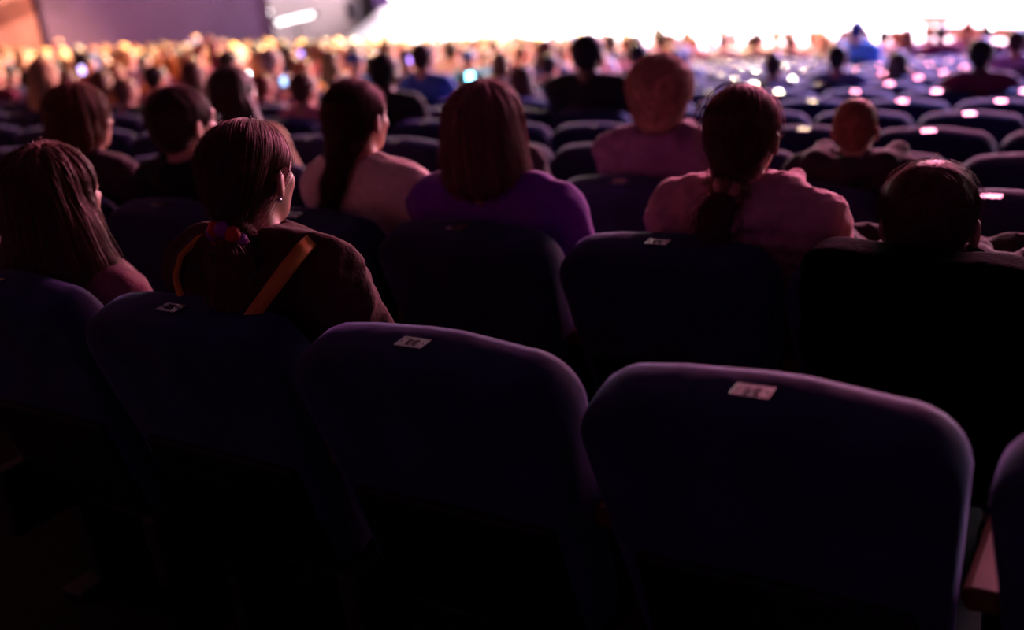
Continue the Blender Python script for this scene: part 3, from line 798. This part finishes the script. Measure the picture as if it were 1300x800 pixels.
# row two
rm, R_, J_ = near(238, 158, 1, 'man with short dark hair, glasses and a black shirt', 'short', (.035, .022, .022), (.012, .010, .014), seed=14, ns=900, hs=1.08, sh=.19, yaw=-.1, extra=tight)
bm = bmesh.new()
for q in (1, -1):
    rr = ringpts((q * .032, .22 + .112, 1.208), .022, .0, 14); rr = [(x, .22 + .108 - abs(x) * .12, 1.206 + .017 * math.sin(2 * math.pi * i / 14)) for i, (x, y, z) in enumerate(rr)]
    tube(bm, rr, .0018, 6); tube(bm, [(q * .055, .325, 1.21), (q * .088, .30, 1.212), (q * .089, .215, 1.206)], .002, 6)
tube(bm, [(-.012, .328, 1.21), (.012, .328, 1.21)], .002, 6)
obj('glasses', from_bm('glasses', bm, True), mat('glasses_black', (.03, .03, .035), .25, .6), rm)
near(457, 151, 1, 'woman with a long dark side ponytail and cream sweater', 'sidepony', (.045, .020, .016), (.88, .68, .60), seed=15, ns=1200, hs=.95, sh=.150, g=.016, fat=.95, amp=.004)
near(623, 166, 1, 'woman with a brown bob haircut and a purple sweater', 'bob', (.24, .105, .105), (.20, .028, .42), seed=16, ns=2000, hs=1.06, sh=.205, g=.014, fat=1.08, amp=.004)
rp, R_, J_ = near(947, 172, 1, 'girl with a low curly ponytail, scrunchie and pale pink fleece jacket', 'lowpony', (.10, .035, .028), (.68, .27, .34), seed=17, ns=1500, hs=1.0, sh=.160, g=.026, extra=collar, amp=.006, curl=.0035, stray=.012)
scrunchie(rp, (.0, .22 - .132, 1.2 - .098), [mat('scr_peach', (.75, .36, .26), .7), mat('scr_brown', (.25, .09, .07), .8)], r=.026, br=.017, ax=(0, -.8, -.6))
def puff(J, sh, shz):
    P_ = [chain([(.11, .30, shz + .075), (.128, .20, shz + .07), (.11, .105, shz + .055), (0, .07, shz + .045), (-.11, .105, shz + .055), (-.128, .20, shz + .07), (-.11, .30, shz + .075)], [.030] * 7, .02)]
    for q in 'RL':
        for t_ in (.15, .4, .65, .9): c_ = mid(J['S' + q], J['E' + q], t_); P_.append(ell(c_, (.062, .075, .078)))
        for t_ in (.15, .4, .65): c_ = mid(J['E' + q], J['W' + q], t_); P_.append(ell(c_, (.055, .055, .064)))
    return P_
near(1188, 277, 1, 'boy with short brown hair and raised elbows in a black padded jacket', 'short', (.085, .032, .026), (.014, .009, .017), seed=18, ns=2600, hs=1.36, sh=.165, shz=1.035, g=.026, arms='up', extra=puff, amp=.006, stray=.012)
near(108, 152, 1, 'woman with a short auburn layered haircut and dark blouse', 'crop', (.17, .055, .03), (.07, .03, .045), seed=19, ns=900, hs=1.02, sh=.175)
# row three
near(842, 122, 2, 'older woman with short fluffy blond hair and mauve knit cardigan', 'fluffy', (.34, .20, .13), (.22, .10, .20), seed=20, ns=1400, hs=1.0, sh=.175, g=.020, fat=1.1, amp=.005, curl=.003, extra=tight)
def hoodback(J, sh, shz):
    return [chain([(.12, .27, shz + .085), (.11, .14, shz + .075), (0, .09, shz + .065), (-.11, .14, shz + .075), (-.12, .27, shz + .085)], [.040] * 5, .03), ell((.23, .12, shz + .0), (.14, .05, .075)), ell((-.08, .10, shz - .05), (.15, .05, .08))]
near(1090, 163, 2, 'child with very short blond hair in a dark hooded jacket', 'buzz', (.24, .11, .065), (.032, .018, .030), seed=21, ns=1500, hs=.86, sh=.165, shz=1.03, g=.024, extra=hoodback, amp=.005)
near(630, 141, 2, 'person whose brown hair peeks out above the brown bob haircut', 'long', (.22, .09, .06), (.06, .03, .05), seed=22, ns=700, sh=.14, hs=.98, hv=.009, bv=.011)

# ------------------------------------------------------------------ people further away: shared shapes, own colours
PROTO = {}
TROUS = mat('trousers_far', (.03, .03, .05), .9, .1)
def proto_body(arms):
    if arms not in PROTO:
        J = pose(.185, 1.0, arms)
        b = body_mesh(J, Rm(), 1.0, .185, .013); b.materials.append(SKIN)
        t = top_mesh(J, .185, .014, .014, amp=.003, seed=5); t.materials.append(TROUS)
        l = trousers_mesh(J, .02); l.materials.append(TROUS)
        s = shoes_mesh(J, .016); s.materials.append(TROUS)
        PROTO[arms] = (b, t, l, s)
    return PROTO[arms]
def proto_hair(style):
    if style not in PROTO:
        f, T = hair_solid(style, HC, Rm(), 1.0); me = polymesh('hair', f, *BOX, .011); me.materials.append(TROUS); PROTO[style] = me
    return PROTO[style]
HC_ = {'black': (.018, .012, .014), 'dark brown': (.045, .020, .016), 'brown': (.11, .045, .03), 'light brown': (.26, .12, .07), 'blond': (.55, .32, .15), 'auburn': (.20, .05, .025), 'grey': (.32, .28, .28), 'navy': (.03, .05, .22), 'blue': (.08, .22, .6)}
TC_ = {'black': (.014, .012, .018), 'blue': (.06, .16, .55), 'bright blue': (.10, .38, .95), 'white': (.8, .75, .8), 'red': (.5, .03, .05), 'maroon': (.20, .02, .07), 'lavender': (.45, .33, .65), 'pink': (.7, .25, .35), 'grey blue': (.14, .16, .32), 'mauve': (.28, .13, .22), 'tan': (.42, .24, .16), 'coral': (.85, .16, .18), 'cream': (.75, .60, .45), 'navy': (.02, .03, .12), 'orange': (.7, .28, .06), 'cyan': (.1, .5, .8)}
def colmat(pre, nm, D): return mat(pre + nm.replace(' ', '_'), D[nm], .6 if pre == 'h_' else .85, .35, sheen=.2)
def far_person(t, z, k, style, hc, tc, label, arms='lap', yaw=0, skin=SKIN, group=None, parts=True, wide=1.0):
    sc = (z - floor_z(k)) / HC[2]
    root = empty('person', RP(t, k * DR, floor_z(k)), t / 140 + yaw, sc); root.scale = (sc * wide, sc, sc)
    tag(root, label, 'person', group); OCC.add((k, round((t - T0) / DT)))
    b, tp, l, s = proto_body(arms)
    def put(nm, me, m=None):
        o = obj(nm, me, None, root)
        if m:
            o.material_slots[0].link = 'OBJECT'; o.material_slots[0].material = m
        return o
    put('body', b, skin if skin is not SKIN else None); put('shirt', tp, colmat('t_', tc, TC_)); put('cap' if style == 'cap' else 'hair', proto_hair(style), colmat('h_', hc, HC_)); put('trousers', l)
    return root
MIDS = [  # u, v of the head centre, head width, style, hair, top, arms, row (None: from the height), note
 (299, 121, 62, 'long', 'dark brown', 'tan', 'lap', 2, 'in front of the man with glasses'),
 (338, 111, 28, 'short', 'auburn', 'mauve', 'phone', 4, 'between two long-haired heads'),
 (390, 114, 34, 'short', 'brown', 'pink', 'lap', 4, 'left of the blue cap'),
 (164, 117, 30, 'short', 'light brown', 'black', 'lap', 4, 'above the auburn-haired woman'),
 (201, 100, 30, 'short', 'black', 'mauve', 'lap', 5, 'above the man with glasses'),
 (249, 97, 36, 'bob', 'brown', 'mauve', 'lap', 4, 'above the man with glasses'),
 (88, 104, 32, 'bob', 'brown', 'pink', 'phone', 5, 'near the left wall'),
 (43, 103, 22, 'short', 'black', 'lavender', 'lap', 6, 'near the left wall'),
 (15, 96, 20, 'short', 'dark brown', 'grey blue', 'lap', 7, 'at the left edge'),
 (452, 82, 24, 'cap', 'navy', 'blue', 'lap', 6, 'in front of the ponytail woman'),
 (490, 93, 36, 'short', 'black', 'black', 'lap', 4, 'right of the blue cap'),
 (538, 75, 27, 'short', 'dark brown', 'blue', 'lap', 6, 'left of the glowing cyan phone'),
 (575, 67, 18, 'short', 'black', 'white', 'lap', 10, 'beside the glowing phone'),
 (596, 77, 22, 'cap', 'blue', 'cyan', 'phone', 7, 'holding up a glowing phone'),
 (623, 84, 22, 'bob', 'auburn', 'mauve', 'lap', 7, 'above the brown bob'),
 (667, 101, 38, 'bob', 'brown', 'mauve', 'lap', 4, 'left of the broad man in black'),
 (701, 84, 23, 'short', 'black', 'pink', 'lap', 7, 'left of the broad man in black'),
 (746, 70, 38, 'short', 'black', 'black', 'lap', 4, 'broad shoulders'),
 (776, 55, 17, 'short', 'black', 'grey blue', 'lap', 10, 'beyond the broad man in black'),
 (813, 72, 25, 'short', 'black', 'mauve', 'lap', 6, 'left above the fluffy blond hair'),
 (836, 45, 15, 'short', 'dark brown', 'white', 'lap', 12, ''),
 (862, 77, 22, 'short', 'navy', 'navy', 'lap', 7, 'right above the fluffy blond hair'),
 (882, 56, 14, 'short', 'auburn', 'mauve', 'lap', 12, ''),
 (918, 46, 12, 'short', 'dark brown', 'blue', 'lap', 13, ''),
 (955, 54, 19, 'long', 'dark brown', 'navy', 'lap', 9, 'above the girl in pink'),
 (985, 84, 25, 'bun', 'dark brown', 'grey blue', 'lap', 6, 'among empty seats'),
 (1001, 48, 12, 'short', 'brown', 'pink', 'lap', 13, ''),
 (1032, 49, 12, 'short', 'dark brown', 'pink', 'lap', 12, ''),
 (1088, 40, 19, 'short', 'navy', 'bright blue', 'lap', 9, 'before the stage'),
 (1065, 74, 25, 'short', 'black', 'grey blue', 'lap', 6, 'above the blond child'),
 (1142, 80, 29, 'bob', 'dark brown', 'red', 'lap', 5, 'above the child'),
 (1137, 47, 12, 'short', 'auburn', 'pink', 'lap', 12, ''),
 (1246, 70, 32, 'short', 'black', 'maroon', 'lap', 5, ''),
 (1291, 54, 24, 'short', 'dark brown', 'lavender', 'lap', 7, 'at the right edge'),
 (1229, 38, 15, 'short', 'auburn', 'maroon', 'lap', 11, 'before the brown steps'),
 (1180, 42, 11, 'short', 'light brown', 'lavender', 'lap', 13, ''),
]
placed = []
DEP = {}
HWD = {'short': .165, 'cap': .18, 'bob': .215, 'long': .225, 'bun': .165}
for (u, v, wpx, style, hc, tc, arms, k, note) in MIDS:
    best = None
    for kk_ in range(2, 18):
        tt_, zz_ = onrow(u, v, kk_ * DR + .22); dd_ = proj(RP(tt_, kk_ * DR + .22, zz_))[2]
        c_ = ((zz_ - floor_z(kk_) - 1.16) / .09) ** 2 + ((HWD[style] * F / dd_ / wpx - 1) / .14) ** 2 + (30 if any(pk == kk_ and abs(pt - tt_) < .4 for pk, pt in placed) else 0)
        if best is None or c_ < best[0]: best = (c_, kk_)
    k = best[1]; DEP[u] = proj(RP(*([onrow(u, v, k * DR + .22)[0], k * DR + .22]), 0))[2]
    t, z = onrow(u, v, k * DR + .22); fz = floor_z(k)
    z = min(max(z, fz + .98), fz + 1.40)
    hw = 'cap' if style == 'cap' else {'short': 'short hair', 'bob': 'chin-length hair', 'long': 'long hair', 'bun': 'hair in a bun', 'buzz': 'cropped hair', 'fluffy': 'curly hair'}[style]
    lab = 'person with %s %s and %s top' % (hc, hw, tc) if style != 'bun' else 'person with %s %s and %s top' % (hc, hw, tc)
    lab += ', ' + (note if note else 'in the ' + rowname(k))
    skin = SKIND if hc == 'black' and (u % 2 == 0) else SKIN
    wd = 1.22 if u == 746 else 1.0
    far_person(t, z, k, style, hc, tc, lab, arms, skin=skin, wide=wd); placed.append((k, t))
# the filled block on the left and the front rows by the stage
fill = []
r2 = random.Random(5)
for k in range(3, 19):
    for i in range(-60, 30):
        t = T0 + DT * i + r2.uniform(-.03, .03) + .02; z = floor_z(k) + 1.16 + r2.uniform(-.07, .07)
        P = RP(t, k * DR + .22, z); u, v, d = proj(P)
        if not (-25 < u < 1325) or v > 150: continue
        dx, dy = P.x - PA.x, P.y - PA.y; wd_ = (PB - PA)
        if wd_.x * dy - wd_.y * dx > -1.7: continue          # behind the purple wall
        e_ = PA - PO
        if P.x < PA.x + .1 and (e_.x * (P.y - PO.y) - e_.y * (P.x - PO.x)) > -.6: continue
        full = k >= (4 if u < 60 else 5 if u < 420 else 7 if u < 640 else 8) if u < 870 else k >= 15 - (u > 1000) * 1
        if not full: continue
        if r2.random() < (.10 if u < 870 else .25): continue
        if k >= 16 and u > 1130: continue
        if any(pk == k and abs(pt - t) < .42 for pk, pt in placed): continue
        if k <= 9 and any(abs(proj(RP(pt, pk * DR + .22, floor_z(pk) + 1.16))[0] - u) < 14 and pk > k for pk, pt in placed): continue
        fill.append((k, i, t, z, u))
fill.sort(key=lambda q: (q[0], q[4])); fill = fill[:285]
cnt = {}
for (k, i, t, z, u) in fill:
    cnt[k] = cnt.get(k, 0) + 1
    style = r2.choice(['short', 'short', 'short', 'bob', 'long', 'bun', 'buzz'])
    hc = r2.choice(['black', 'dark brown', 'brown', 'brown', 'light brown', 'blond', 'blond', 'auburn', 'grey'])
    tc = r2.choice(['blue', 'white', 'lavender', 'pink', 'grey blue', 'mauve', 'cream', 'tan', 'maroon', 'cream', 'orange', 'white'])
    arms = 'lap' if r2.random() > .08 else ('phone' if r2.random() < .6 else 'high')
    hw = {'short': 'short', 'bob': 'chin-length', 'long': 'long', 'bun': 'pinned-up', 'buzz': 'cropped'}[style]
    far_person(t, z, k, style, hc, tc, 'spectator with %s %s hair, %s from the left in the %s' % (hw, hc, ordn(cnt[k] - 1), rowname(k)), arms, yaw=r2.uniform(-.2, .2), group='crowd of seated spectators')
    placed.append((k, t))

# glowing phones held up in the crowd
PB_ = mat('phone_case', (.02, .02, .025), .3, .5)
def phone(u, v, d, col, st, wpx, label):
    P = at_depth(u, v, d); w_ = wpx * .62 * d / F; h_ = w_ * 1.5; st *= 2.4
    root = empty('smartphone', P); root.rotation_euler = (math.radians(-12), 0, math.atan2(P.x, -P.y) * -1 + math.pi if False else -math.atan2(P.x, P.y))
    tag(root, label, 'phone')
    bm = bmesh.new(); box(bm, (-w_ / 2, 0, -h_ / 2), (w_ / 2, .009, h_ / 2), .003); obj('case', from_bm('case', bm), PB_, root)
    bm = bmesh.new(); box(bm, (-w_ * .45, -.001, -h_ * .46), (w_ * .45, .001, h_ * .46)); obj('display', from_bm('display', bm), mat('disp_%.2f_%.2f' % col[:2], (.02, .02, .02), .2, emis=col, estr=st), root)
phone(597, 99, 6.9, (.25, .80, 1.0), 3.0, 17, 'phone with a bright cyan screen held up by the person in the blue cap')
phone(480, 72, 8.6, (.20, .75, 1.0), 3.0, 11, 'phone with a cyan glowing screen above the black-haired head')
phone(315, 95, DEP[338] + .2, (.85, .92, 1.0), 5.0, 8, 'small phone with a white glowing screen right of the long dark hair')
phone(104, 89, DEP[88] + .2, (.62, .45, 1.0), 2.2, 11, 'phone with a lavender glowing screen near the left wall')
phone(831, 79, 6.0, (.85, 1.0, 1.0), 9.0, 5, 'tiny white glowing phone screen beside the fluffy blond hair')
phone(1260, 33, DEP[1291] + .4, (1, 1, 1), 5.0, 9, 'round-looking white phone glow at the upper right')
phone(521, 76, 9.0, (.50, .25, 1.0), 2.2, 9, 'phone with a violet glowing screen left of the dark-haired man in blue')
phone(360, 103, DEP[338] + .2, (.35, .55, 1.0), 1.6, 12, 'phone with a pale blue screen between two brown-haired heads')
phone(382, 68, 11.0, (.40, .30, 1.0), 1.8, 8, 'phone with a blue-violet screen below the purple wall edge')

# ------------------------------------------------------------------ seats, placed after the people so the used ones are folded down
cand = []
for k in range(0, 18):
    for i in range(-70, 30):
        P, rz = seat_pos(k, i); u, v, d = proj(P)
        hwp = .27 * F / max(d, .3)
        if d < .5 or u + hwp < 0 or u - hwp > 1300: continue
        dx, dy = P.x - PA.x, P.y - PA.y; wd_ = PB - PA
        if wd_.x * dy - wd_.y * dx > -.5: continue
        e_ = PA - PO
        if P.x < PA.x + .1 and (e_.x * (P.y - PO.y) - e_.y * (P.x - PO.x)) > -.5: continue
        if k >= 12 and u < 840: continue                     # wholly behind the crowd
        cand.append((k, i, u))
cand.sort(key=lambda q: (q[0], q[2]))
cand = cand[:300]
NEARLAB = {}
ccount = {}
for (k, i, u) in cand:
    occ = (k, i) in OCC
    s_ = make_seat(k, i, occ)
    j = ccount.get(k, 0); ccount[k] = j + 1
    num = 32 + i
    if k == 0:
        lab = {32: 'purple velvet theatre seat numbered 32, right behind the girl with the orange hood band', 33: 'empty purple velvet theatre seat numbered 33, near the middle of the nearest row', 34: 'empty purple velvet theatre seat numbered 34, the widest one, nearest to the camera'}[num] if num in (32, 33, 34) else 'dark purple velvet theatre seat in the nearest row, %s from the left' % ordn(j)
    else:
        lab = '%s theatre seat, %s from the left in the %s' % ('occupied dark blue' if occ else 'empty dark blue', ordn(j), rowname(k))
    tag(s_, lab, 'seat', 'theatre seats in curved rows')

# the boy's padded coat hung over the back of his seat
kq = 1; tq = T0 + DT * 2
root_p = RP(tq, kq * DR, floor_z(kq) + .95)
TILTT = math.tan(TILT)
def coat(p):
    x, y, z = p[:, 0] - .012, p[:, 1] + TILTT * p[:, 2] - .010, p[:, 2]
    top = .010 + .012 * np.cos(x * 9) + .020 * np.exp(-((x + .17) / .06) ** 2)
    zc, zh = (top - .50) / 2, (top + .50) / 2
    r_ = .065
    q = np.stack([np.abs(x) - (.250 + .01 * np.sin(z * 22) - r_), np.abs(y) - (.090 - r_), np.abs(z - zc) - (zh - r_)], 1)
    d = np.sqrt((np.maximum(q, 0) ** 2).sum(1)) + np.minimum(q.max(1), 0) - r_
    return d + .004 * np.sin(z * 60 + 3 * np.sin(x * 8)) + .003 * np.sin(x * 31 + z * 11)
def hollow(p):
    x, y, z = p[:, 0], p[:, 1] + TILTT * p[:, 2] - .010, p[:, 2]
    return np.maximum.reduce([np.abs(x) - .235, np.abs(y) - .056, z + .030])
fcoat = cut(coat, hollow, .01)
me = polymesh('coat', fcoat, (-.34, -.2, -.60), (.34, .36, .12), .008)
o = obj('coat', me, mat('coat_black', (.006, .004, .008), 1.0, .03, sheen=0, bump=.2, bscale=80)); o.location = root_p; o.rotation_euler.z = tq / 140
tag(o, 'black padded coat hung over the seat back behind the boy', 'coat')
